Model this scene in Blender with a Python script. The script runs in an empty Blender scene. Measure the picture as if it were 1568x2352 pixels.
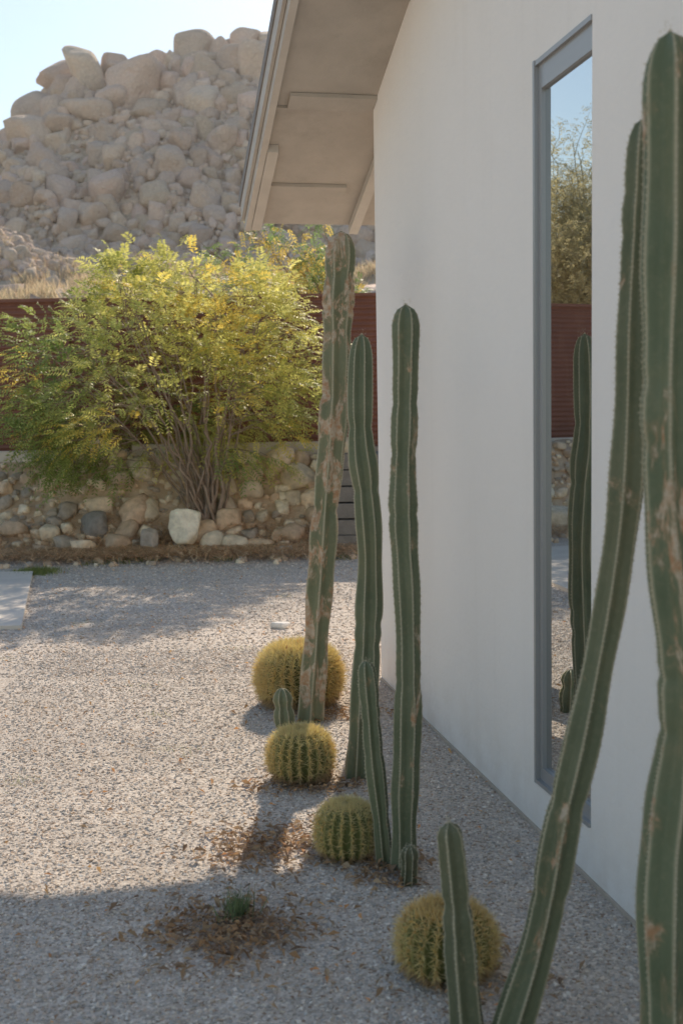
import bpy, bmesh, math, numpy as np
from mathutils import Vector, Matrix
rng=np.random.default_rng(7)
sc=bpy.context.scene
# ------------------------------------------------------------------ helpers
def link(o,parent=None):
    sc.collection.objects.link(o)
    if parent: o.parent=parent
    return o
def empty(name):
    return link(bpy.data.objects.new(name,None))
def build(name,parts,mat,smooth=True,parent=None):
    Vs=[];loops=[];starts=[];C=[];off=0;ls=0;hasc=any(len(p)>2 and p[2] is not None for p in parts)
    for p in parts:
        V=np.asarray(p[0],float);F=np.asarray(p[1],int)
        Vs.append(V);loops.append((F+off).ravel());k=F.shape[1]
        starts.append(ls+np.arange(len(F))*k);ls+=F.size;off+=len(V)
        if hasc:
            c=np.ones((len(V),4)); 
            if len(p)>2 and p[2] is not None: c[:,:3]=p[2]
            C.append(c)
    V=np.concatenate(Vs);L=np.concatenate(loops);S=np.concatenate(starts)
    me=bpy.data.meshes.new(name)
    me.vertices.add(len(V));me.vertices.foreach_set('co',V.astype(np.float32).ravel())
    me.loops.add(len(L));me.loops.foreach_set('vertex_index',L.astype(np.int32))
    me.polygons.add(len(S));me.polygons.foreach_set('loop_start',S.astype(np.int32))
    me.polygons.foreach_set('use_smooth',np.full(len(S),smooth))
    me.update(calc_edges=True);me.validate()
    if hasc:
        a=me.color_attributes.new('Col','FLOAT_COLOR','POINT')
        a.data.foreach_set('color',np.concatenate(C).astype(np.float32).ravel())
    me.materials.append(mat)
    return link(bpy.data.objects.new(name,me),parent)
def ico(s):
    bm=bmesh.new();bmesh.ops.create_icosphere(bm,subdivisions=s,radius=1)
    V=np.array([v.co[:] for v in bm.verts]);F=np.array([[v.index for v in f.verts] for f in bm.faces]);bm.free()
    return V,F
ICO={s:ico(s) for s in (1,2,3,4)}
def unit(v): return v/np.maximum(np.linalg.norm(v,axis=-1,keepdims=True),1e-9)
def randrot():
    q=unit(rng.normal(size=4));w,x,y,z=q
    return np.array([[1-2*(y*y+z*z),2*(x*y-z*w),2*(x*z+y*w)],[2*(x*y+z*w),1-2*(x*x+z*z),2*(y*z-x*w)],[2*(x*z-y*w),2*(y*z+x*w),1-2*(x*x+y*y)]])
def rock(s,p,scale,tilt=None,npl=9):
    D,F=ICO[s]
    n=np.concatenate([unit(np.array([[1,0,0],[-1,0,0],[0,1,0],[0,-1,0],[0,0,1],[0,0,-1]])+rng.normal(size=(6,3))*.22),unit(rng.normal(size=(npl,3)))])
    h=np.concatenate([rng.uniform(.8,1.05,6),rng.uniform(.88,1.15,npl)])
    d=np.clip(D@n.T,0,None)/h
    r=(d**p).sum(1)**(-1/p)
    V=D*r[:,None]
    f=rng.uniform(1.5,3,(3,3));ph=rng.uniform(0,6,3)
    V=V*(1+.03*np.sin(V@f+ph).sum(1))[:,None]
    V=V*np.asarray(scale)
    if tilt is None: R=randrot()
    else:
        a=rng.uniform(0,6.28);R=np.array([[math.cos(a),-math.sin(a),0],[math.sin(a),math.cos(a),0],[0,0,1]])
        b=rng.normal()*tilt;R=np.array([[1,0,0],[0,math.cos(b),-math.sin(b)],[0,math.sin(b),math.cos(b)]])@R
    return V@R.T,F
def catmull(P,n):
    P=np.asarray(P,float);Q=np.vstack([2*P[0]-P[1],P,2*P[-1]-P[-2]])
    t=np.linspace(0,len(P)-1-1e-6,n);i=t.astype(int);u=(t-i)[:,None]
    a,b,c,d=Q[i],Q[i+1],Q[i+2],Q[i+3]
    return .5*(2*b+(c-a)*u+(2*a-5*b+4*c-d)*u*u+(3*b-a-3*c+d)*u**3)
def frames(P,ref=None):
    T=unit(np.gradient(P,axis=0))
    if ref is None:
        dv=P[-1]-P[0];ref=np.eye(3)[np.argmin(np.abs(dv))]
    A=unit(np.cross(T,ref));B=np.cross(T,A)
    return T,A,B
def tube(P,rad,k=6,col=None):
    P=np.asarray(P,float);n=len(P);T,A,B=frames(P);th=np.arange(k)*2*np.pi/k
    rad=np.broadcast_to(rad,(n,))
    V=(P[:,None]+rad[:,None,None]*(np.cos(th)[None,:,None]*A[:,None]+np.sin(th)[None,:,None]*B[:,None])).reshape(-1,3)
    i=np.arange(n-1)[:,None]*k;j=np.arange(k)[None];j2=(j+1)%k
    F=np.stack([i+j,i+j2,i+k+j2,i+k+j],-1).reshape(-1,4)
    return (V,F,None if col is None else np.broadcast_to(col,(len(V),3)))
def boxpts(c):
    c=np.asarray(c);F=np.array([[0,1,2,3],[4,7,6,5],[0,4,5,1],[1,5,6,2],[2,6,7,3],[3,7,4,0]])
    return c,F
def wbox(x0,x1,y0,y1,z0,z1):
    return boxpts([[x0,y0,z0],[x0,y1,z0],[x1,y1,z0],[x1,y0,z0],[x0,y0,z1],[x0,y1,z1],[x1,y1,z1],[x1,y0,z1]])
# ------------------------------------------------------------------ material helper
class M:
    def __init__(s,name):
        s.m=bpy.data.materials.new(name);s.m.use_nodes=True;s.t=s.m.node_tree;s.N=s.t.nodes;s.L=s.t.links
        s.b=s.N['Principled BSDF'];s.out=s.N['Material Output'];s.b.inputs['Roughness'].default_value=.8
        s.b.inputs['Specular IOR Level'].default_value=.25
        s.pos=s.n('ShaderNodeNewGeometry').outputs['Position']
    def n(s,t,**k):
        x=s.N.new(t)
        for a,b in k.items(): setattr(x,a,b)
        return x
    def put(s,inp,v):
        if isinstance(v,bpy.types.NodeSocket): s.L.new(v,inp)
        elif isinstance(v,(tuple,list)) and len(v)==3 and inp.type=='RGBA': inp.default_value=(*v,1)
        else: inp.default_value=v
    def noise(s,scale,detail=4,rough=.55,vec=None,dist=0):
        x=s.n('ShaderNodeTexNoise');s.put(x.inputs['Vector'],vec or s.pos);x.inputs['Scale'].default_value=scale
        x.inputs['Detail'].default_value=detail;x.inputs['Roughness'].default_value=rough;x.inputs['Distortion'].default_value=dist
        return x.outputs['Fac']
    def vor(s,scale,out='Distance',feature='F1',vec=None):
        x=s.n('ShaderNodeTexVoronoi',feature=feature);s.put(x.inputs['Vector'],vec or s.pos);x.inputs['Scale'].default_value=scale
        return x.outputs[out]
    def rng(s,v,a,b,c=0.,d=1.):
        x=s.n('ShaderNodeMapRange');s.put(x.inputs[0],v)
        for i,k in enumerate((a,b,c,d)): x.inputs[i+1].default_value=k
        return x.outputs[0]
    def mix(s,f,a,b,mode='MIX'):
        x=s.n('ShaderNodeMix',data_type='RGBA',blend_type=mode);s.put(x.inputs[0],f);s.put(x.inputs[6],a);s.put(x.inputs[7],b)
        return x.outputs[2]
    def math(s,op,a,b=0.):
        x=s.n('ShaderNodeMath',operation=op);s.put(x.inputs[0],a);s.put(x.inputs[1],b);return x.outputs[0]
    def scale(s,v,sc_):
        x=s.n('ShaderNodeVectorMath',operation='MULTIPLY');s.put(x.inputs[0],v);x.inputs[1].default_value=sc_;return x.outputs[0]
    def sep(s,v,k): 
        x=s.n('ShaderNodeSeparateXYZ');s.put(x.inputs[0],v);return x.outputs[k]
    def col(s): return s.n('ShaderNodeVertexColor',layer_name='Col').outputs['Color']
    def bump(s,h,strength=.5,dist=.01):
        x=s.n('ShaderNodeBump');s.put(x.inputs['Height'],h);x.inputs['Strength'].default_value=strength;x.inputs['Distance'].default_value=dist
        s.L.new(x.outputs[0],s.b.inputs['Normal']);return x.outputs[0]
    def base(s,c): s.put(s.b.inputs['Base Color'],c)
def leafmat(name,tr=.45,rough=.5):
    m=M(name);c2=m.col();m.base(c2)
    m.b.inputs['Roughness'].default_value=rough
    t=m.n('ShaderNodeBsdfTranslucent');m.L.new(c2,t.inputs[0])
    x=m.n('ShaderNodeMixShader');x.inputs[0].default_value=tr;m.L.new(m.b.outputs[0],x.inputs[1]);m.L.new(t.outputs[0],x.inputs[2])
    m.L.new(x.outputs[0],m.out.inputs[0]);return m.m
def colmat(name,rough=.85,var=.3,scale=30,bumps=.3,bd=.005):
    m=M(name)
    if var>0:
        v=m.noise(scale,3);m.base(m.mix(1.,m.col(),m.rng(v,.3,.7,1-var,1+var),'MULTIPLY'));m.bump(v,bumps,bd)
    else: m.base(m.col())
    m.b.inputs['Roughness'].default_value=rough;return m.m
# ------------------------------------------------------------------ world, sun
SH=Vector((-.20,-1.45,-1.0))            # direction the sunlight travels
el=math.atan2(1,math.hypot(.20,1.45));az=math.atan2(.20,1.45)
w=bpy.data.worlds.new("World");sc.world=w;w.use_nodes=True
bg=w.node_tree.nodes['Background'];sky=w.node_tree.nodes.new('ShaderNodeTexSky');sky.sky_type='NISHITA';sky.sun_disc=False
sky.sun_elevation=el;sky.sun_rotation=az;sky.air_density=1.3;sky.dust_density=.35;sky.ozone_density=.6
w.node_tree.links.new(sky.outputs[0],bg.inputs[0]);bg.inputs[1].default_value=.142
sl=bpy.data.lights.new('sun','SUN');sl.energy=5;sl.angle=math.radians(.55);sl.color=(1,.86,.69)
so=link(bpy.data.objects.new('sun',sl));so.rotation_mode='QUATERNION';so.rotation_quaternion=SH.to_track_quat('-Z','Y')
sc.view_settings.view_transform='Standard';sc.view_settings.look='None';sc.view_settings.exposure=0
# ------------------------------------------------------------------ camera
cd=bpy.data.cameras.new('camera');cam=link(bpy.data.objects.new('camera',cd));sc.camera=cam
cd.sensor_fit='VERTICAL';cd.sensor_height=36;cd.sensor_width=24;cd.lens=39.8;cd.clip_end=2000;cd.clip_start=.05
cam.matrix_world=Matrix.Translation((0,0,1.5))@Matrix.Rotation(math.radians(90-4.97),4,'X')@Matrix.Rotation(math.radians(-1.0),4,'Z')
cd.dof.use_dof=True;cd.dof.focus_distance=5.6;cd.dof.aperture_fstop=4.0
# ------------------------------------------------------------------ terrain
CX=np.array([-200,-90,-60,-35,-27,-23.5,-20.2,-18.5,-16.6,-14.8,-11.6,-9,-5.4,-3.3,5,20,40,80,200.])
CZ=np.array([3,5,9,12,14,16,17.4,19.0,20.6,21.6,21.5,22.8,23.2,22.9,23.5,19,13,6,3.])
def H(x,y):
    x=np.asarray(x,float);y=np.asarray(y,float)
    bank=np.interp(y,[12.35,12.8,13.45,13.9],[0,.35,.98,1.08])
    wob=1+.12*np.sin(x*1.9)+.08*np.sin(x*4.3+1)
    z=np.where(y<13.4,bank*wob*(y>12.3),bank)
    crest=np.interp(x,CX,CZ)
    k=np.clip(crest/20,.15,1)
    b=1.08+np.clip(y-15,0,37)*.195*k
    t=np.clip((y-52)/18,0,1)
    face=b+(crest-b)*t**.85
    z=np.where(y>15,face,z)
    z=z+2.1*np.exp(-((x+14.5)**2/16+(y-45)**2/12))
    rough=(np.sin(x*.9+y*.6)+np.sin(x*.37-y*.81+2)+.6*np.sin(x*2.1+y*1.7))*.35
    z=z+rough*np.clip((y-18)/30,0,1)*k
    z=np.where(y>72,z-(y-72)*.10*k,z)
    return np.maximum(z,-.0)
xs=np.unique(np.concatenate([[-600,-400,-250,-150,-110],np.arange(-90,60,1.25),np.arange(-6,2,.2),[80,110,150,250,400,600]]))
ys=np.unique(np.concatenate([[-500,-200,-80,-40,-20],np.arange(-10,12,1.),np.arange(12,14.6,.1),np.arange(15,80,1.),[90,110,150,200,300,500,900]]))
X,Y=np.meshgrid(xs,ys);Z=H(X,Y);n1=len(xs)
V=np.stack([X,Y,Z],-1).reshape(-1,3);i=np.arange(len(ys)-1)[:,None]*n1;j=np.arange(n1-1)[None]
F=np.stack([i+j,i+j+1,i+n1+j+1,i+n1+j],-1).reshape(-1,4)
m=M('gravel_ground')
big=m.noise(.9,3);med=m.noise(7,4,.65);cell=m.vor(110,'Color');cellv=m.sep(cell,0)
c=m.mix(cellv,(.49,.42,.355),(.82,.725,.625));c=m.mix(m.rng(m.sep(cell,1),.90,.94),c,(.38,.27,.19))
c=m.mix(1.,c,m.rng(big,.3,.7,.84,1.08),'MULTIPLY');c=m.mix(1.,c,m.rng(med,.3,.75,.84,1.1),'MULTIPLY')
c=m.mix(m.rng(m.noise(2.3,5,.7),.56,.72,0,.45),c,(.46,.36,.26))
yy=m.math('ADD',m.sep(m.pos,1),m.rng(m.noise(1.6,5),0,1,-.7,.7))
dirt=m.mix(m.rng(m.noise(5,5,.7),.35,.65),(.48,.33,.21),(.70,.54,.38))
c=m.mix(m.rng(yy,11.9,12.25),c,dirt)
far=m.mix(m.rng(m.noise(1.6,6,.75),.4,.6),(.40,.31,.22),(.66,.54,.42))
c=m.mix(m.rng(m.sep(m.pos,1),15,20),c,far)
m.base(c);m.b.inputs['Roughness'].default_value=.95
hh=m.math('ADD',m.math('MULTIPLY',m.vor(110),-1.),m.math('MULTIPLY',m.noise(22,4,.7),1.4));m.bump(hh,.45,.007)
ground=build('ground',[(V,F)],m.m)
# stones lying on gravel
def chips(n,x0,x1,y0,y1,r0,r1,pal):
    base=np.array([[-1,-1,-1],[-1,1,-1],[1,1,-1],[1,-1,-1],[-1,-1,1],[-1,1,1],[1,1,1],[1,-1,1]])*.7
    _,F=boxpts(base)
    px=rng.uniform(x0,x1,n);py=y0+(y1-y0)*rng.uniform(0,1,n)**1.25
    r=rng.uniform(r0,r1,n)*rng.choice([.8,1,1.3],n)
    V=base[None]+rng.uniform(-.38,.38,(n,8,3));V*=np.stack([r*rng.uniform(.7,1.3,n),r,r*rng.uniform(.35,.75,n)],-1)[:,None]
    a=rng.uniform(0,6.28,n);ca,sa=np.cos(a)[:,None],np.sin(a)[:,None]
    t=rng.normal(size=n)*.4;ct,st=np.cos(t)[:,None],np.sin(t)[:,None]
    y_=V[...,1]*ct-V[...,2]*st;z_=V[...,1]*st+V[...,2]*ct;x_=V[...,0]
    V=np.stack([x_*ca-y_*sa,x_*sa+y_*ca,z_],-1)+np.stack([px,py,r*rng.uniform(-.25,.25,n)],-1)[:,None]
    F=(F[None]+np.arange(n)[:,None,None]*8).reshape(-1,4)
    pal=np.array(pal);c=pal[rng.integers(0,len(pal),n)]*rng.uniform(.82,1.12,(n,1));C=np.repeat(c,8,0)
    return V.reshape(-1,3),F,C
pal=[(.74,.65,.56),(.63,.55,.47),(.84,.76,.665),(.49,.435,.38),(.72,.615,.51),(.60,.47,.365),(.52,.48,.44)]
build('gravel',[chips(130000,-1.9,1.5,1.9,7.2,.0025,.0062,pal),chips(36000,-3.6,.6,6.5,12.3,.0045,.009,pal)],colmat('gravel_stone',.9,0),False)
# ------------------------------------------------------------------ boulder mountain
m=M('granite')
nn=m.noise(.9,6,.65);fn=m.noise(7,4,.7)
c=m.mix(m.rng(nn,.35,.65),(.66,.50,.40),(.54,.435,.36));c=m.mix(m.rng(fn,.45,.75),c,(.70,.58,.475))
c=m.mix(1.,c,m.col(),'MULTIPLY');c=m.mix(m.rng(m.noise(.35,3,vec=m.scale(m.pos,(1,1,.4))),.55,.8,0,.45),c,(.44,.34,.275))
m.base(c);m.b.inputs['Roughness'].default_value=.95
m.bump(nn,1.,.5);granite=m.m
parts=[];placed=np.zeros((0,4))
def addb(x,y,z,r,sx=1,sy=1,sz=1,lod=4,p=9,tilt=.2):
    V,F=rock(lod,p,(r*sx,r*sy,r*sz),tilt);cc=rng.uniform(.80,1.14)*np.array([1,rng.uniform(.96,1.01),rng.uniform(.92,1.0)])
    parts.append((V+np.array([x,y,z]),F,np.broadcast_to(cc,(len(V),3))))
fixed=[(-11.4,66,20,1.55,1,1,.95),(-5.2,70,23.8,1.05,1,1,.8),(-8.3,70,23.1,1.3,1.1,1,1.0),(-17.4,68,19.4,1.2,1.05,1,.9),(-16.1,69,20.9,.95,.7,1,1.1),(-14.3,68.5,21.3,1.15,.75,1,1.4),(-12.9,69.5,22.2,1.0,1.1,1,.8),(-10.2,69.5,22.3,.9,1,1,.9),(-6.9,69.8,22.8,1.0,.9,1,1),(-3.6,70,23.3,1.1,1,1,1),(-19.4,69,18.0,.9,1.2,1,.8),(-4.6,67,21,1.2,1,1,1.3),(-7.3,66,19.8,1.1,.85,1,1.6),(-1.5,69,22.5,1.4,1,1,1),(-15.9,63.5,16.2,.95,1,1,1),(-9.6,60.5,13.8,1.1,1.2,1,.85),(-12.8,58,12.3,.9,1,1,.8),(-9.2,63.5,17,.9,1,1,1)]
for f in fixed: addb(*f,p=12);placed=np.vstack([placed,[f[0],f[1],f[2],f[3]*.8]])
def scatter(n,r0,r1,xr,yr,lod,p,emb=.25,gap=.72):
    global placed
    for _ in range(n):
        x=rng.uniform(*xr);y=rng.uniform(*yr);r=r0+(r1-r0)*rng.uniform()**1.8;z=float(H(x,y))+r*rng.uniform(-.1,emb+.35)
        d=np.sqrt((placed[:,0]-x)**2+(placed[:,1]-y)**2+(placed[:,2]-z)**2)
        if (d<gap*(placed[:,3]+r)).any(): continue
        placed=np.vstack([placed,[x,y,z,r]])
        addb(x,y,z,r,rng.uniform(.7,1.25),rng.uniform(.8,1.1),rng.uniform(.6,1.35),lod,p*rng.uniform(.9,2.5),.35)
scatter(60,.8,1.15,(-27,6),(62,71),3,12)
scatter(150,.6,.95,(-27,6),(54,71),3,12)
scatter(1400,.38,.62,(-27,6),(51,71),3,12)
scatter(5500,.2,.38,(-26,3),(49.5,71),3,12)
scatter(5500,.12,.2,(-25,3),(47,70),2,12,gap=.6)
scatter(3200,.10,.34,(-19.5,-10.5),(40,47),2,14,gap=.5)
scatter(1500,.08,.3,(-14,0),(42,50),2,14,gap=.5)
scatter(400,1.2,2.6,(6,45),(52,72),2,8);scatter(400,1.2,2.6,(-70,-27),(52,72),2,8)
scatter(120,.15,.6,(-40,10),(25,46),2,8)
build('boulder_mountain',parts,granite)
# thin valley haze hanging over the hillside
hz=bpy.data.materials.new('haze');hz.use_nodes=True;hn=hz.node_tree.nodes;hn.remove(hn['Principled BSDF'])
vs=hn.new('ShaderNodeVolumeScatter');vs.inputs['Color'].default_value=(1,.95,.90,1);vs.inputs['Density'].default_value=.0014;vs.inputs['Anisotropy'].default_value=.4
hz.node_tree.links.new(vs.outputs[0],hn['Material Output'].inputs['Volume'])
build('haze',[wbox(-60,45,15.5,85,-2,42)],hz,False)
# ------------------------------------------------------------------ stone bank (retaining rubble)
m=M('bank_stone');bn=m.noise(14,5,.65);c=m.mix(1.,m.col(),m.rng(bn,.3,.7,.75,1.2),'MULTIPLY');m.base(c);m.bump(bn,.7,.03);rubm=m.m
parts=[];placed=np.zeros((0,4))
pl=np.array([(.86,.67,.47),(.80,.66,.48),(.66,.48,.33),(.90,.76,.56),(.46,.38,.30),(.76,.55,.37),(.62,.50,.38),(.84,.71,.53)])
def adds(x,y,z,r,sc_=(1,1,1),c=None,lod=3,p=24):
    V,F=rock(lod,p,np.array(sc_)*r,.5 if c is None else .12);c=pl[rng.integers(len(pl))]*rng.uniform(.82,1.08) if c is None else c
    parts.append((V+np.array([x,y,z]),F,np.broadcast_to(c,(len(V),3))))
adds(-1.70,12.38,.28,.175,(.95,.85,1.15),(.94,.84,.66),4,30);placed=np.vstack([placed,[-1.70,12.38,.28,.17]])
adds(-2.1,12.3,.16,.12,(.8,.8,1.1),(.46,.40,.34));adds(-2.75,12.62,.32,.17,(1,.8,1),(.30,.27,.24));adds(-2.3,12.75,.46,.15,(1,.8,.9),(.70,.50,.34))
for k in range(4200):
    x=rng.uniform(-16,.4);y=rng.uniform(12.35,13.5);r=.03+.15*rng.uniform()**2.6
    if rng.uniform()<.3 and x>-1.4: r=min(.2,r*1.5)
    z=float(H(x,y))+r*.15
    d=np.sqrt((placed[:,0]-x)**2+(placed[:,1]-y)**2+(placed[:,2]-z)**2)
    if (d<.72*(placed[:,3]+r)).any(): continue
    placed=np.vstack([placed,[x,y,z,r]]);adds(x,y,z,r,(rng.uniform(.9,1.4),rng.uniform(.8,1),rng.uniform(.6,1)))
for k in range(60):
    x=rng.uniform(-5,.2);y=rng.uniform(11.3,12.3);adds(x,y,.01,rng.uniform(.02,.05),lod=2)
adds(-.45,7.9,.02,.05,(1.2,1,.5),(.8,.76,.7),3);adds(-.62,12.05,.04,.07,(1.2,1,.8),(.75,.7,.62))
build('stone_retaining_bank',parts,rubm,True)
# straw litter
def straws(n,fx,L,wd,cols,zoff=.02):
    P=fx(n);a=rng.uniform(0,6.28,n);l=rng.uniform(.4,1,n)*L;dz=rng.normal(size=n)*.18
    D=np.stack([np.cos(a),np.sin(a),dz],-1)*l[:,None];W=np.stack([-np.sin(a),np.cos(a),np.zeros(n)],-1)*wd
    P=P+np.array([0,0,zoff])*rng.uniform(.3,1.6,(n,1))
    bend=np.array([0,0,1])*(l*.12)[:,None]
    V=np.stack([P-D-W,P-D+W,P+W+bend,P-W+bend,P+D+W*.4,P+D-W*.4],1).reshape(-1,3)
    F=np.array([[0,1,2,3],[3,2,4,5]]);F=(F[None]+np.arange(n)[:,None,None]*6).reshape(-1,4)
    cols=np.array(cols);C=np.repeat(cols[rng.integers(0,len(cols),n)]*rng.uniform(.7,1.2,(n,1)),6,0)
    return V,F,C
def fx(n):
    x=rng.normal(-1.7,1.7,n);x=np.where(x>.2,rng.uniform(-3,0,n),x);y=12.15+rng.normal(size=n)*.33;y=np.where((y>13.2),12.3,y);return np.stack([x,y,H(x,y)+.02],-1)
straw=colmat('straw',.8,0)
build('straw_litter',[straws(22000,fx,.09,.003,[(.84,.52,.28),(.70,.42,.23),(.90,.66,.40),(.52,.31,.17)],.05)],straw,False)
# grass tufts at the foot of the bank
def grassf(n):
    x=rng.uniform(-3.8,.25,n)+0;y=11.85+.35*rng.uniform(-1,1,n)+.1*np.sin(x*3);k=(np.sin(x*2.3)+np.sin(x*5.1+1)>.2);x=np.where(k,x,-3.0+rng.normal(size=n)*.10);y=np.where(k,y,11.0+rng.normal(size=n)*.12);return np.stack([x,y,np.zeros(n)],-1)
def blades(P,h,wd,cols,spread=.5):
    n=len(P);a=rng.uniform(0,6.28,n);hh=h*rng.uniform(.4,1,n);W=np.stack([np.cos(a),np.sin(a),0*a],-1)*wd
    t=rng.normal(size=(n,3))*spread;t[:,2]=0;T=P+np.stack([0*a,0*a,hh],-1)+t*hh[:,None]
    V=np.stack([P-W,P+W,T],1).reshape(-1,3);F=np.arange(3*n).reshape(-1,3);cols=np.array(cols)
    return V,F,np.repeat(cols[rng.integers(0,len(cols),n)]*rng.uniform(.8,1.2,(n,1)),3,0)
lm=leafmat('leaf',.52)
gp=[grassf(2600)]
for gx,gy in ((-.95,5.6),(-1.1,6.2),(-1.35,4.6),(-.7,7.2),(-1.9,8.2),(-.5,9.3),(-1.4,9.8),(-2.2,7.0),(-.75,5.0)):
    gp.append(rng.normal(size=(50,3))*[.06,.05,0]+[gx,gy,0])
build('grass',[blades(gp[0],.05,.004,[(.30,.36,.11),(.42,.42,.15),(.22,.26,.08)]),blades(np.concatenate(gp[1:]),.018,.002,[(.34,.38,.2),(.44,.44,.26)],.9)],lm,False)
# ------------------------------------------------------------------ fence
pz=np.linspace(1.02,2.96,180);prof=.013*np.sin((pz-1.02)*2*math.pi/.07)
m=M('corrugated_rust_steel');c=m.mix(m.rng(m.noise(1.2,4),.3,.7),(.29,.125,.085),(.23,.098,.068));c=m.mix(m.rng(m.noise(5,5,.7,m.scale(m.pos,(1,1,.15))),.5,.8,0,.6),c,(.39,.21,.14))
m.base(c);m.b.inputs['Roughness'].default_value=.6;m.bump(m.noise(30,3),.2,.004);rust=m.m
fe=empty('corrugated_metal_fence')
for k,x0 in enumerate(np.arange(-27.43,7,2.4)):
    dy=rng.uniform(-.01,.01)
    xx=np.array([x0+.02,x0+2.38]);V=np.stack([np.repeat(xx,180),np.tile(14.4+prof+dy,2),np.tile(pz,2)],-1)
    i=np.arange(179);F=np.stack([i,i+180,i+181,i+1],-1);build('panel',[(V,F)],rust,True,fe)
    build('post',[wbox(x0-.04,x0+.04,14.42,14.5,.9,2.97)],rust,False,fe)
    build('post_cover',[wbox(x0-.05,x0+.05,14.36,14.385,1.0,2.97)],rust,False,fe)
build('cap',[wbox(-27.5,7,14.35,14.46,2.965,3.0)],rust,False,fe)
# curb on terrace + concrete pad
m=M('concrete');m.base(m.mix(m.rng(m.noise(4,5,.6),.3,.7),(.58,.50,.42),(.76,.67,.57)));m.bump(m.noise(40,4),.3,.004);conc=m.m
build('concrete_curb',[wbox(-12,-2.55,13.5,13.72,.9,1.12),wbox(-2.5,-.2,13.62,13.8,.95,1.17)],conc,False)
pv=[[-2.30,8.0,-.05],[-3.0,10.9,-.05],[-9,10.9,-.05],[-9,8.0,-.05]];pv=[pv[0],pv[1],pv[2],pv[3]]+[[p[0],p[1],.03] for p in pv]
m=M('pavement_concrete');c=m.mix(m.rng(m.noise(5,5,.6),.3,.7),(.68,.60,.51),(.80,.71,.61));m.base(c);m.bump(m.noise(60,4),.3,.003)
build('concrete_path',[boxpts(pv)],m.m,False)
# dark block steps at end of bank
m=M('dark_block');m.base(m.mix(m.noise(12,4),(.17,.15,.13),(.30,.27,.235)));m.bump(m.noise(25,4),.6,.015);dk=m.m
parts=[]
for k in range(6):
    xx=-.06+.02*(k%2)
    for q in range(3):
        w_=.30+.03*((k+q)%2);j_=rng.uniform(-.012,.012)
        parts.append(wbox(xx,xx+w_-.01,12.25+.07*k+j_,13.9,.005+k*.175,.168+k*.175+j_*.5));xx+=w_
build('stepped_block_wall',parts,dk,False)
# ------------------------------------------------------------------ house
hs=empty('white_stucco_house')
d2=np.array([-.197,.980]);d2/=np.linalg.norm(d2);O=np.array([.21,6.3]);e1=-d2;e2=np.array([-d2[1],d2[0]])
def P3(s,b,z): return [O[0]+s*e1[0]+b*e2[0],O[1]+s*e1[1]+b*e2[1],z]
def prism(poly,b0,b1):
    n=len(poly);V=np.array([P3(s,b0,z) for s,z in poly]+[P3(s,b1,z) for s,z in poly])
    F4=np.array([[i,(i+1)%n,n+(i+1)%n,n+i] for i in range(n)])
    return [(V,np.array([list(range(n))[::-1]])),(V,np.array([list(range(n,2*n))])),(V,F4)]
def sbox(s0,s1,b0,b1,z0,z1): return prism([(s0,z0),(s1,z0),(s1,z1),(s0,z1)],b0,b1)
SL=.37;RS=6.2
def U(s): return 3.15+SL*(s if s<RS else 2*RS-s)
m=M('white_stucco')
n2=m.noise(160,4,.6);c=m.mix(m.rng(m.noise(.8,4,.6),.35,.7),(.95,.905,.855),(.91,.865,.81))
zg=m.sep(m.pos,2);c=m.mix(m.math('MULTIPLY',m.rng(zg,.0,.35,1,0),m.rng(m.noise(6,4),.4,.65,0,.5)),c,(.76,.68,.60))
st=m.noise(3,4,.6,m.scale(m.pos,(3,3,.12)));c=m.mix(m.rng(st,.55,.8,0,.35),c,(.84,.79,.73))
m.base(c);m.b.inputs['Roughness'].default_value=.9;m.bump(m.math('ADD',n2,m.math('MULTIPLY',m.noise(35,3),1.5)),.6,.004);stucco=m.m
W0,W1,Z0,Z1=2.40,2.86,.185,2.665
W=2*RS;eps=.01
parts=[]
parts+=prism([(0,-.1),(W0,-.1),(W0,U(W0)+eps),(0,U(0)+eps)],0,-.2)
parts+=prism([(W0,-.1),(W1,-.1),(W1,Z0),(W0,Z0)],0,-.2)
parts+=prism([(W0,Z1),(W1,Z1),(W1,U(W1)+eps),(W0,U(W0)+eps)],0,-.2)
parts+=prism([(W1,-.1),(W,-.1),(W,U(W)+eps),(RS,U(RS)+eps),(W1,U(W1)+eps)],0,-.2)
build('gable_wall',parts,stucco,False,hs)
build('side_wall',sbox(0,.2,-.2,-9.8,-.1,3.15),stucco,False,hs)
build('side_wall_opposite',sbox(W-.2,W,-.2,-9.8,-.1,3.15),stucco,False,hs)
build('rear_gable_wall',prism([(0,-.1),(W,-.1),(W,3.15),(RS,U(RS)),(0,3.15)],-9.8,-10),stucco,False,hs)
m=M('wall_base');m.base(m.mix(m.noise(20,4),(.44,.36,.28),(.62,.54,.45)));build('wall_base',sbox(0.0,W,.010,0.0005,-.02,.012),m.m,False,hs)
m=M('roof_shingle');m.base(m.mix(m.noise(20,4),(.22,.2,.19),(.34,.32,.3)));m.bump(m.vor(12),.4,.01);shing=m.m
m=M('painted_grey_wood');c=m.mix(m.rng(m.noise(6,4,.6),.3,.7),(.42,.375,.325),(.49,.44,.38));c=m.mix(m.rng(m.noise(2.3,6,.75),.52,.72,0,.5),c,(.33,.285,.24))
m.base(c);m.b.inputs['Roughness'].default_value=.75;m.bump(m.noise(30,4,.6),.35,.004);wood=m.m
m=M('painted_fascia');m.base(m.mix(m.rng(m.noise(5,4,.6),.3,.7),(.50,.455,.40),(.58,.53,.465)));m.b.inputs['Roughness'].default_value=.6;m.bump(m.noise(30,4,.6),.25,.003);fas=m.m
e=1.2
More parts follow.
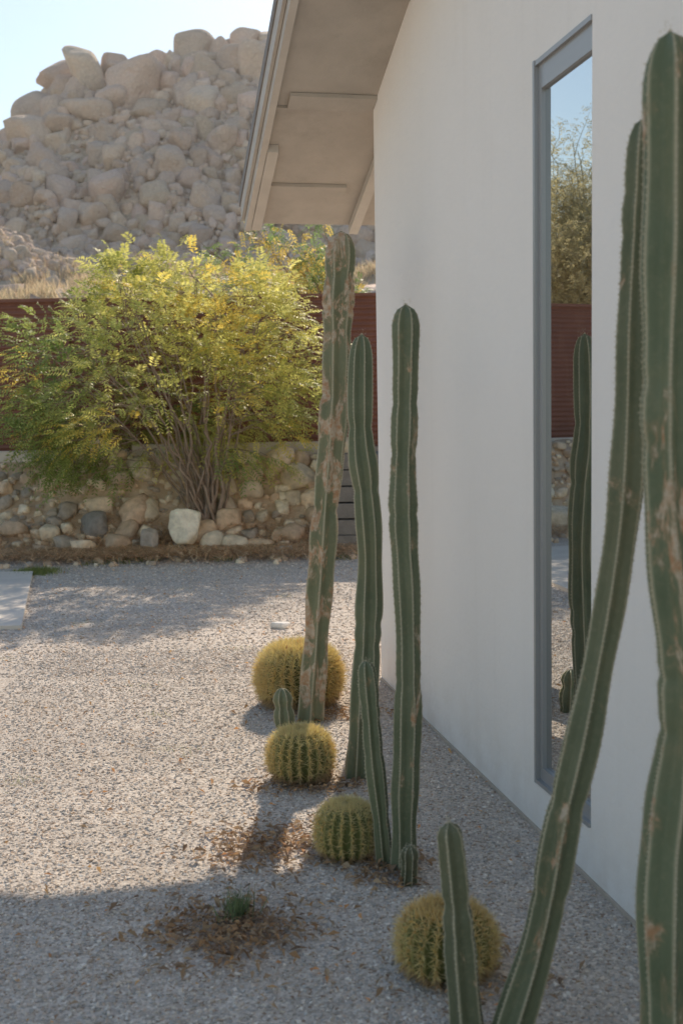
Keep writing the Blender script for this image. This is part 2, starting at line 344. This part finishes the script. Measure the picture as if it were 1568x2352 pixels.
def slope(s0,s1,z0,z1,b0,b1): return prism([(s0,U(s0)+z0),(s1,U(s1)+z0),(s1,U(s1)+z1),(s0,U(s0)+z1)],b0,b1)
build('roof_deck',slope(-e+.03,RS,.0,.13,.53,-10.5)+slope(RS,W+e-.03,.0,.13,.53,-10.5),wood,False,hs)
build('roof_covering',slope(-e-.03,RS,.135,.20,.60,-10.55)+slope(RS,W+e+.03,.135,.20,.60,-10.55),shing,False,hs)
build('rake_board',slope(-e,RS,-.035,.13,.532,.57)+slope(RS,W+e,-.035,.13,.532,.57),fas,False,hs)
build('drip_trim',slope(-e,RS,.03,.132,.573,.592)+slope(RS,W+e,.03,.132,.573,.592),fas,False,hs)
build('rake_trim_patch',slope(-e+.03,-.35,-.045,-.002,.47,.53),fas,False,hs)
build('eave_board',sbox(-e,-e+.028,.53,-10.5,U(-e)+.015,U(-e)+.14),fas,False,hs)
for s0 in (-.84,-.02,.80,1.62,2.44,3.26,4.08,4.9):
    build('lookout',slope(s0-.008,s0+.008,-.014,-.002,.002,.53),wood,False,hs)
    build('soffit_panel',slope(s0+.012,s0+.12,-.022,-.003,.002,.468),wood,False,hs)
build('fascia_block',slope(-e+.03,-.05,-.06,-.004,-.16,-.10),fas,False,hs)
# window
m=M('window_frame_metal');m.base((.42,.42,.42));m.b.inputs['Metallic'].default_value=.4;m.b.inputs['Roughness'].default_value=.4;frm=m.m
m=M('window_glass');gl=m.n('ShaderNodeBsdfGlossy');gl.inputs[0].default_value=(.82,.84,.84,1);gl.inputs['Roughness'].default_value=.006
m.base((.03,.035,.035));mx=m.n('ShaderNodeMixShader');mx.inputs[0].default_value=.84;m.L.new(m.b.outputs[0],mx.inputs[1]);m.L.new(gl.outputs[0],mx.inputs[2]);m.L.new(mx.outputs[0],m.out.inputs[0])
build('window_glass',sbox(W0+.02,W1-.005,-.022,-.03,Z0+.02,Z1-.02),m.m,False,hs)
build('window_frame',sbox(W0-.012,W0+.004,.008,-.10,Z0-.012,Z1+.012)+sbox(W0+.004,W0+.030,-.008,-.10,Z0,Z1)+sbox(W1-.008,W1,-.012,-.10,Z0,Z1)+sbox(W0+.03,W1-.008,-.008,-.1,Z1-.085,Z1)+sbox(W0+.03,W1-.008,-.008,-.1,Z0,Z0+.05)+sbox(W0+.004,W1,.005,-.008,Z1-.006,Z1+.01)+sbox(W0+.004,W1,.008,-.008,Z0-.01,Z0+.004),frm,False,hs)
# ------------------------------------------------------------------ cacti
def cactmat(name,scar,seed,tint=(1,1,1)):
    m=M(name);off=m.n('ShaderNodeVectorMath',operation='ADD');m.L.new(m.pos,off.inputs[0]);off.inputs[1].default_value=(seed*3.1,seed*1.7,seed);v=off.outputs[0]
    g=m.mix(m.rng(m.noise(5,3,vec=v),.3,.7),tuple(np.array((.130,.152,.084))*tint),tuple(np.array((.180,.200,.118))*tint))
    g=m.mix(m.rng(m.noise(60,3,.7,v),.5,.8,0,.4),g,(.29,.27,.17))
    g=m.mix(m.rng(m.noise(2.2,5,.7,v),.52,.75,0,.5),g,(.25,.22,.12))
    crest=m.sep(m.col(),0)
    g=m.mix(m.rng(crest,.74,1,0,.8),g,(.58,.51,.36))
    s1=m.noise(10,7,.67,m.scale(v,(1,1,.5)),.5);s=m.rng(s1,scar,scar+.04,0,.92)
    sc_=m.mix(m.rng(m.noise(40,3,vec=v),.4,.65),(.56,.46,.34),(.46,.25,.13))
    halo=m.rng(s1,scar-.04,scar,0,.4);g=m.mix(halo,g,(.33,.25,.14))
    g=m.mix(s,g,sc_);m.base(g);m.b.inputs['Roughness'].default_value=.55;m.b.inputs['Specular IOR Level'].default_value=.35
    m.bump(m.math('ADD',m.math('MULTIPLY',s,-.6),m.noise(70,3,vec=v)),.4,.003);return m.m
m=M('pale_spine');m.base((.64,.57,.42));m.b.inputs['Roughness'].default_value=.6;spm=m.m
def spikes(B,D,L,wd,col):
    n=len(B);a=unit(np.cross(D,rng.normal(size=(n,3))));b=np.cross(D,a)
    wd=np.broadcast_to(wd,(n,))[:,None];L=np.broadcast_to(L,(n,))[:,None]
    V=np.stack([B+a*wd,B-a*wd*.5+b*wd*.87,B-a*wd*.5-b*wd*.87,B+D*L],1).reshape(-1,3)
    F=np.array([[0,1,3],[1,2,3],[2,0,3]]);F=(F[None]+np.arange(n)[:,None,None]*4).reshape(-1,3)
    return V,F,(None if col is None else np.repeat(col,4,0))
def cactus(path,R,ribs=6,scar=.60,seed=1,taper=.92,tint=(1,1,1),phase=.3,depth=.34):
    P=np.asarray(path,float);L=np.linalg.norm(np.diff(P,axis=0),axis=1).sum();n=max(30,int(L/.012));C=catmull(P,n)
    T,A,B=frames(C,np.array([0,1.,0]));s=np.linspace(0,L,n)
    C=C+A*(.006*np.sin(s*6.1+seed*2))[:,None]*np.clip(s/.3,0,1)[:,None]
    k=ribs*12;th=np.arange(k)*2*np.pi/k
    r=R*(1-(1-taper)*s/L)*(1+.06*np.sin(s*9+seed)+.05*np.sin(s*21+seed*2))
    for q in rng.uniform(.2,.95,4): r*=1-.10*np.exp(-((s-q*L)/.02)**2)
    r*=np.interp(s,[0,.06],[.86,1])
    dd=np.clip((L-s)/(R*1.5),0,1);dome=np.sqrt(np.clip(1-(1-dd)**2,0.0,1));dome=np.maximum(dome,.03);r=r*dome
    tw=phase+.25*np.sin(s*1.3+seed)
    ang=th[None]+0*s[:,None]
    sh=1-depth*np.abs(np.sin(ribs*ang/2))**1.15
    wav=1+.02*np.sin(s[:,None]*260+0*ang)*(sh>.9)
    rr=r[:,None]*sh*wav
    a2=ang+tw[:,None]
    V=C[:,None]+rr[...,None]*(np.cos(a2)[...,None]*A[:,None]+np.sin(a2)[...,None]*B[:,None])
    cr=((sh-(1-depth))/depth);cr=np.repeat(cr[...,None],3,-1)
    V=V.reshape(-1,3);i=np.arange(n-1)[:,None]*k;j=np.arange(k)[None];j2=(j+1)%k
    F=np.stack([i+j,i+j2,i+k+j2,i+k+j],-1).reshape(-1,4)
    par=empty('columnar_cactus')
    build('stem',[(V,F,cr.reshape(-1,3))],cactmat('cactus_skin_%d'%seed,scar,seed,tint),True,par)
    st=np.arange(.03,L-.004,.012);Bs=[];Ds=[]
    ii=np.clip(np.searchsorted(s,st),0,n-1)
    for q in range(ribs):
        a=q*2*np.pi/ribs+tw[ii];Rd=np.cos(a)[:,None]*A[ii]+np.sin(a)[:,None]*B[ii]
        p=C[ii]+Rd*(r[ii]*.985)[:,None]
        for _ in range(6):
            Bs.append(p+rng.normal(size=p.shape)*.0012);Ds.append(unit(Rd+rng.normal(size=p.shape)*.75+T[ii]*.2))
    Bs=np.concatenate(Bs);Ds=np.concatenate(Ds)
    top=C[-1];nt=40;Bs=np.concatenate([Bs,top+rng.normal(size=(nt,3))*R*.18]);Ds=np.concatenate([Ds,unit(rng.normal(size=(nt,3))*.6+T[-1])])
    build('spines',[spikes(Bs,Ds,rng.uniform(.003,.007,len(Bs)),.0006,None)],spm,False,par)
    return par
def pth(Yd,pts,dy=0): return [(x,Yd+dy*z,z) for x,z in pts]
cactus(pth(5.45,[(-.17,-.03),(-.15,.25),(-.127,.55),(-.09,.85),(-.067,1.08),(-.045,1.35),(-.023,1.6),(-.002,1.85),(.008,2.05),(.018,2.36)]),.072,6,.515,1,1.0,(1.15,1.08,1.05))
cactus(pth(4.58,[(.044,-.03),(.057,.15),(.098,.52),(.110,.88),(.096,1.19),(.088,1.42),(.096,1.815)]),.057,7,.66,2,.95)
cactus(pth(3.62,[(.182,-.03),(.195,.2),(.20,.445),(.203,.87),(.203,1.15),(.205,1.43),(.208,1.84)]),.044,6,.60,3,1.0,(.95,.95,.95),.1)
cactus(pth(3.66,[(.128,-.03),(.112,.18),(.088,.38),(.076,.55),(.07,.69)]),.033,6,.63,4,.95,phase=.5)
cactus(pth(3.5,[(.192,-.02),(.196,.06),(.195,.125)]),.036,7,.7,5,1,(.8,.72,.72))
cactus(pth(5.25,[(-.28,-.02),(-.288,.1),(-.292,.215)]),.048,7,.75,6,1)
cactus(pth(2.57,[(.285,-.03),(.272,.15),(.252,.36),(.232,.545)]),.042,5,.64,7,.9,(.85,.8,.8),.9)
cactus(pth(2.53,[(.345,-.03),(.392,.127),(.452,.337),(.497,.543),(.546,.747),(.581,.949),(.610,1.147),(.635,1.344),(.65,1.537),(.658,1.728),(.664,1.917),(.667,2.13)]),.048,6,.60,8,.72,(.92,.9,.9),.25)
cactus(pth(2.2,[(.64,-.03),(.641,.30),(.644,.574),(.655,.754),(.667,.93),(.664,1.104),(.642,1.363),(.632,1.615),(.632,1.862),(.635,2.205)]),.056,6,.575,9,1,(.95,1,1),.6)
# golden barrels
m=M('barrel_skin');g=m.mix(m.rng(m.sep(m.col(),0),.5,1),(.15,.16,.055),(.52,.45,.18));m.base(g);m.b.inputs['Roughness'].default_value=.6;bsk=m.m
gm=leafmat('golden_spine',.5,.5)
def barrel(x,y,R,Hh,ribs,top=(0.95,.84,.52),kk=17,ln=.28):
    n=50;k=ribs*8;ph=np.linspace(-1.25,math.pi/2-.02,n);th=np.arange(k)*2*np.pi/k
    prof_r=np.cos(ph)**.6*R*.88;prof_z=Hh*.46+np.sin(ph)*Hh*.5
    prof_z=prof_z-np.exp(-(prof_r/(R*.25))**2)*Hh*.06
    sh=1-.18*np.abs(np.sin(ribs*th/2))
    V=np.stack([prof_r[:,None]*sh*np.cos(th),prof_r[:,None]*sh*np.sin(th),prof_z[:,None]+0*th],-1)+np.array([x,y,0])
    i=np.arange(n-1)[:,None]*k;j=np.arange(k)[None];j2=(j+1)%k
    F=np.stack([i+j,i+j2,i+k+j2,i+k+j],-1).reshape(-1,4)
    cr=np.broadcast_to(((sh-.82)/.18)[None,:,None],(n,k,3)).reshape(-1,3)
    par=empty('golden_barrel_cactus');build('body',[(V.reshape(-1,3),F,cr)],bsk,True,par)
    Bs=[];Ds=[];Cs=[];Ls=[]
    for q in range(ribs):
        a=q*2*np.pi/ribs
        for f in np.linspace(-1.0,1.45,int(Hh/.0125)):
            f+=rng.normal()*.01
            rr=np.cos(f)**.6*R*.88;zz=Hh*.46+np.sin(f)*Hh*.5-math.exp(-(rr/(R*.25))**2)*Hh*.06
            nrm=unit(np.array([math.cos(a)*math.cos(f),math.sin(a)*math.cos(f),math.sin(f)]))
            p=np.array([x+rr*math.cos(a),y+rr*math.sin(a),zz])
            tang=rng.normal(size=(kk,3));D=unit(nrm*rng.uniform(.2,1.2,(kk,1))+unit(tang)*.75)
            Bs.append(np.repeat(p[None],kk,0));Ds.append(D);Ls.append(rng.uniform(.5,1,kk)*R*ln)
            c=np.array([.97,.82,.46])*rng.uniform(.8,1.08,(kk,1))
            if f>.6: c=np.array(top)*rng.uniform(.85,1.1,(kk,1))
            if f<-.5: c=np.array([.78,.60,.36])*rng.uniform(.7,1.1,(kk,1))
            Cs.append(c)
    nt=int(1400*R/.2);a=rng.uniform(0,6.28,nt);q=R*.5*np.sqrt(rng.uniform(0,1,nt))
    Bs.append(np.stack([x+q*np.cos(a),y+q*np.sin(a),np.full(nt,Hh*.90)+0*q],-1));Ds.append(unit(np.array([0,0,1])+rng.normal(size=(nt,3))*.45));Ls.append(rng.uniform(.4,1,nt)*R*.24)
    Cs.append(np.array(top)*rng.uniform(.75,1.1,(nt,1)))
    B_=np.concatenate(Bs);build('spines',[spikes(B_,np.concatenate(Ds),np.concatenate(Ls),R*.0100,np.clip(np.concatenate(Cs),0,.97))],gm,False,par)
barrel(-.235,5.78,.235,.315,26)
barrel(-.185,4.56,.148,.215,20)
barrel(-.002,3.74,.118,.19,18)
barrel(.262,2.93,.145,.18,20,(.94,.78,.44))
a=rng.uniform(0,6.28,130);q=.11*np.sqrt(rng.uniform(.1,1,130))
build('dried_cactus_flowers',[spikes(np.stack([-.235+q*np.cos(a),5.78+q*np.sin(a),.29+0*a],-1),unit(np.array([0,0,1])+rng.normal(size=(130,3))*.35),rng.uniform(.02,.045,130),.006,np.array([[.75,.32,.15]])*rng.uniform(.6,1.2,(130,1)))],gm,False)
# ------------------------------------------------------------------ trees
bm_=M('bark');bm_.base(bm_.mix(bm_.rng(bm_.noise(14,5,.6),.3,.7),(.24,.17,.12),(.42,.32,.25)));bark=bm_.m
def fronds(B,D,L,droop,m_,ll,lw,C):
    N=len(B);side=unit(np.cross(D,np.array([0,0,1])+rng.normal(size=(N,3))*.35));V=[];Cc=[]
    up=np.array([0,0,-1.])
    for j in range(m_):
        t=(j+1)/m_
        p=B+D*(L*t)[:,None]+up*(droop*L*t*t)[:,None]
        fw=unit(D+up*(2*droop*t))
        for sgn in (-1,1):
            l=ll*(1-.5*abs(t-.45))*rng.uniform(.8,1.2,N)
            d=unit(side*sgn+fw*.55+up*.25+rng.normal(size=(N,3))*.12)
            wv=fw*(lw)
            mid=p+d*(l*.5)[:,None]
            V.append(np.stack([p,mid-wv,p+d*l[:,None],mid+wv],1));Cc.append(C*rng.uniform(.85,1.15,(N,1)))
    V=np.concatenate(V).reshape(-1,3);Cc=np.repeat(np.concatenate(Cc),4,0)
    F=np.arange(len(V)).reshape(-1,4);return V,F,Cc
def curve(a,b,bow,n=8,jit=.03):
    a=np.asarray(a,float);b=np.asarray(b,float);t=np.linspace(0,1,n)[:,None];P=a+(b-a)*t+np.asarray(bow)*(4*t*(1-t))
    j=rng.normal(size=(n,3))*jit;j[0]=0;j[-1]=0;return P+j*np.sin(t*np.pi)
# feathery shrub
sh=empty('feathery_shrub_tree');base=np.array([-1.52,12.75,.22]);cen=np.array([-1.90,12.72,2.0]);rad=np.array([1.84,1.35,1.28])
cl=[]
while len(cl)<205:
    v=unit(rng.normal(size=3))*rng.uniform(.35,1.04)**.42
    if v[2]<-.8: continue
    p=cen+v*rad
    dx=(p[0]-cen[0])/rad[0]
    p[2]-=.45*max(0,-dx-.2)**1.0
    p[2]+=.10*max(0,dx)*(v[2]<0)
    if p[2]<.85+ (.15 if dx>0 else 0): continue
    if abs(dx-.08)<.36 and p[2]<1.35 and p[1]<12.9: continue
    cl.append(p)
cl=np.array(cl);wood_=[];ms=[]
for k in range(30):
    a=rng.uniform(0,6.28);v=np.array([math.cos(a)*rng.uniform(.2,.85),math.sin(a)*.5,rng.uniform(-.2,.6)])
    if k<13: v[0]=-abs(v[0])
    tgt=cen+v*rad;b0=base+np.array([rng.normal()*.10,rng.normal()*.08,0])
    bow=np.array([(tgt[0]-base[0])*-.06,0,rng.uniform(-.05,.10)])
    C=curve(b0,tgt,bow,12,.03);wood_.append(tube(C,np.linspace(rng.uniform(.012,.026),.006,12),6));ms.append(C)
nodes=np.concatenate([c[4:] for c in ms])
for p in cl:
    q=nodes[np.argsort(np.linalg.norm(nodes-p,axis=1)+.6*np.maximum(0,nodes[:,2]-p[2]))[rng.integers(0,3)]]
    C=curve(q,p,(0,0,.05),6,.03);wood_.append(tube(C,np.linspace(.007,.003,6),4))
build('stems',wood_,bark,True,sh)
B=[];D=[];Cc=[]
for p in cl:
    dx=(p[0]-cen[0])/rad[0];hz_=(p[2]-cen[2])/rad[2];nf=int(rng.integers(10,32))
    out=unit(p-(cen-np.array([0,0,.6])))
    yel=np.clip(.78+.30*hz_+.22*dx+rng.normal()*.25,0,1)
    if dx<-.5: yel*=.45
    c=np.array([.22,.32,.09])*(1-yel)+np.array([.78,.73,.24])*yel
    if rng.uniform()<.12: c=np.array([.88,.68,.16])
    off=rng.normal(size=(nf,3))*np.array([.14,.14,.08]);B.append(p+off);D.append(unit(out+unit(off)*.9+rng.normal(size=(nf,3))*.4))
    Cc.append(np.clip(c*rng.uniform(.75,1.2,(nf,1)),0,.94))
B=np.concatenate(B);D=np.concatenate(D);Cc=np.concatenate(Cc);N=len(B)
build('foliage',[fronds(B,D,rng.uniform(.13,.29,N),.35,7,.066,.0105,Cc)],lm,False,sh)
# thin tree behind the fence, beside the eave
t2=empty('slender_tree');g0=float(H(.35,15.8));base=np.array([.35,15.8,g0-.1]);wd=[];B=[];D=[];Cc=[]
for k in range(20):
    tg=np.array([rng.uniform(-1.9,.6),15.8+rng.uniform(-.7,.7),rng.uniform(2.9,4.1)]);tg[2]=min(tg[2],4.35-.1*abs(tg[0]))
    C=curve(base+rng.normal(size=3)*.05,tg,(0,0,.3),10,.05);wd.append(tube(C,np.linspace(.03,.004,10),5))
    for q in range(10):
        p=C[rng.integers(5,10)]+rng.normal(size=3)*.13;nf=7;B.append(p+rng.normal(size=(nf,3))*.09);D.append(unit(rng.normal(size=(nf,3))+[0,0,-.2]))
        c=np.array([.26,.36,.13]) if rng.uniform()<.55 else np.array([.85,.65,.18]);Cc.append(np.repeat(c[None],nf,0))
build('branches',wd,bark,True,t2);B=np.concatenate(B);D=np.concatenate(D);Cc=np.concatenate(Cc)
build('foliage',[fronds(B,D,rng.uniform(.12,.24,len(B)),.4,6,.065,.012,Cc)],lm,False,t2)
# palo verde trees further left beyond the fence (seen in the window)
pbm=M('palo_bark');pbm.base((.40,.37,.24));pbm=pbm.m
def palo(x,y,h,r,nb=60,nf=14):
    g=float(H(x,y));t=empty('palo_verde_tree');wd=[];B=[];D=[];Cc=[]
    c0=np.array([x,y,g+h*.55])
    for k in range(nb):
        v=unit(rng.normal(size=3));v[2]=abs(v[2])*1.3-.45;tg=c0+v*np.array([r,r,h*.42])*rng.uniform(.4,1)
        C=curve(np.array([x,y,g])+rng.normal(size=3)*[.15,.15,0],tg,(0,0,h*.10),12,.12);wd.append(tube(C,np.linspace(.05,.008,12),4))
        for q in range(14):
            i_=rng.integers(4,12);p=C[i_];e_=p+unit(rng.normal(size=3)+v*.5)*rng.uniform(.4,1.0);C2=curve(p,e_,(0,0,.05),5,.04);wd.append(tube(C2,np.linspace(.010,.003,5),3))
            tt=rng.uniform(.2,1,nf)[:,None];B.append(p+(e_-p)*tt+rng.normal(size=(nf,3))*.12);D.append(unit(rng.normal(size=(nf,3))))
            Cc.append(np.repeat(np.array([[.62,.55,.31]])*rng.uniform(.7,1.3),nf,0))
    build('branches',wd,pbm,True,t)
    B=np.concatenate(B);D=np.concatenate(D);Cc=np.concatenate(Cc)
    build('foliage',[fronds(B,D,rng.uniform(.1,.2,len(B)),.2,3,.06,.012,np.clip(Cc,0,.9))],lm,False,t)
palo(-10.6,19.2,5.5,2.4,80,22);palo(-14.5,19.5,4.6,2.6,40)
# desert scrub on the slope beyond the fence
P=[]
for k in range(620):
    x=rng.uniform(-22,6);y=rng.uniform(27,44);n=60;r=rng.uniform(.25,.7);q=rng.normal(size=(n,3))*[r*.5,r*.5,0]+[x,y,0];q[:,2]=H(q[:,0],q[:,1]);P.append(q)
build('desert_scrub',[blades(np.concatenate(P),.5,.02,[(.68,.55,.35),(.46,.41,.26),(.76,.61,.41),(.56,.41,.26)],.5)],lm,False)
# ------------------------------------------------------------------ dead leaves and weed
LC=((.46,.31,.19),(.56,.40,.25),(.35,.24,.16),(.56,.34,.18))
def leaves(cxy,n,sx,sy,z=.010,s0=.008,s1=.022,cols=LC):
    P=np.stack([cxy[0]+rng.normal(size=n)*sx,cxy[1]+rng.normal(size=n)*sy,z*rng.uniform(.6,2.0,n)],-1);return leafq(P,s0,s1,cols)
def leafq(P,s0,s1,cols):
    n=len(P);A=unit(rng.normal(size=(n,3))*[1,1,.35]);B=unit(np.cross(A,unit(np.array([0,0,1])+rng.normal(size=(n,3))*.5)));s=rng.uniform(s0,s1,(n,1))
    up=np.array([0,0,1])*s*.3
    V=np.stack([P-A*s,P-A*s*.2+B*s*.4+up,P+A*s,P-A*s*.1-B*s*.4+up],1).reshape(-1,3);F=np.array([[0,1,2],[0,2,3]]);F=(F[None]+np.arange(n)[:,None,None]*4).reshape(-1,3)
    cols=np.array(cols);return V,F,np.repeat(cols[rng.integers(0,len(cols),n)]*rng.uniform(.7,1.2,(n,1)),4,0)
n=1300;Ps=np.stack([rng.uniform(-3.0,.6,n),2.2+9*rng.uniform(0,1,n)**1.2,rng.uniform(.008,.016,n)],-1)
dl=leafmat('dead_leaf',.25,.7)
build('dead_leaves',[leaves((-.27,3.82),560,.12,.11),leaves((-.33,3.16),620,.11,.10),leaves((-.42,3.25),200,.15,.1),leaves((-.15,4.45),300,.13,.06),leaves((-.1,5.55),300,.17,.08),leaves((.12,3.6),200,.08,.08),leaves((.33,2.88),160,.12,.1),leafq(Ps,.006,.018,((.74,.38,.17),(.58,.38,.23),(.78,.47,.21),(.46,.32,.20)))],dl,False)
q=rng.normal(size=(160,3))*[.022,.03,0]+[-.335,3.28,0]
build('green_weed',[blades(q,.09,.0025,[(.18,.24,.11),(.24,.30,.15)],.35)],lm,False)
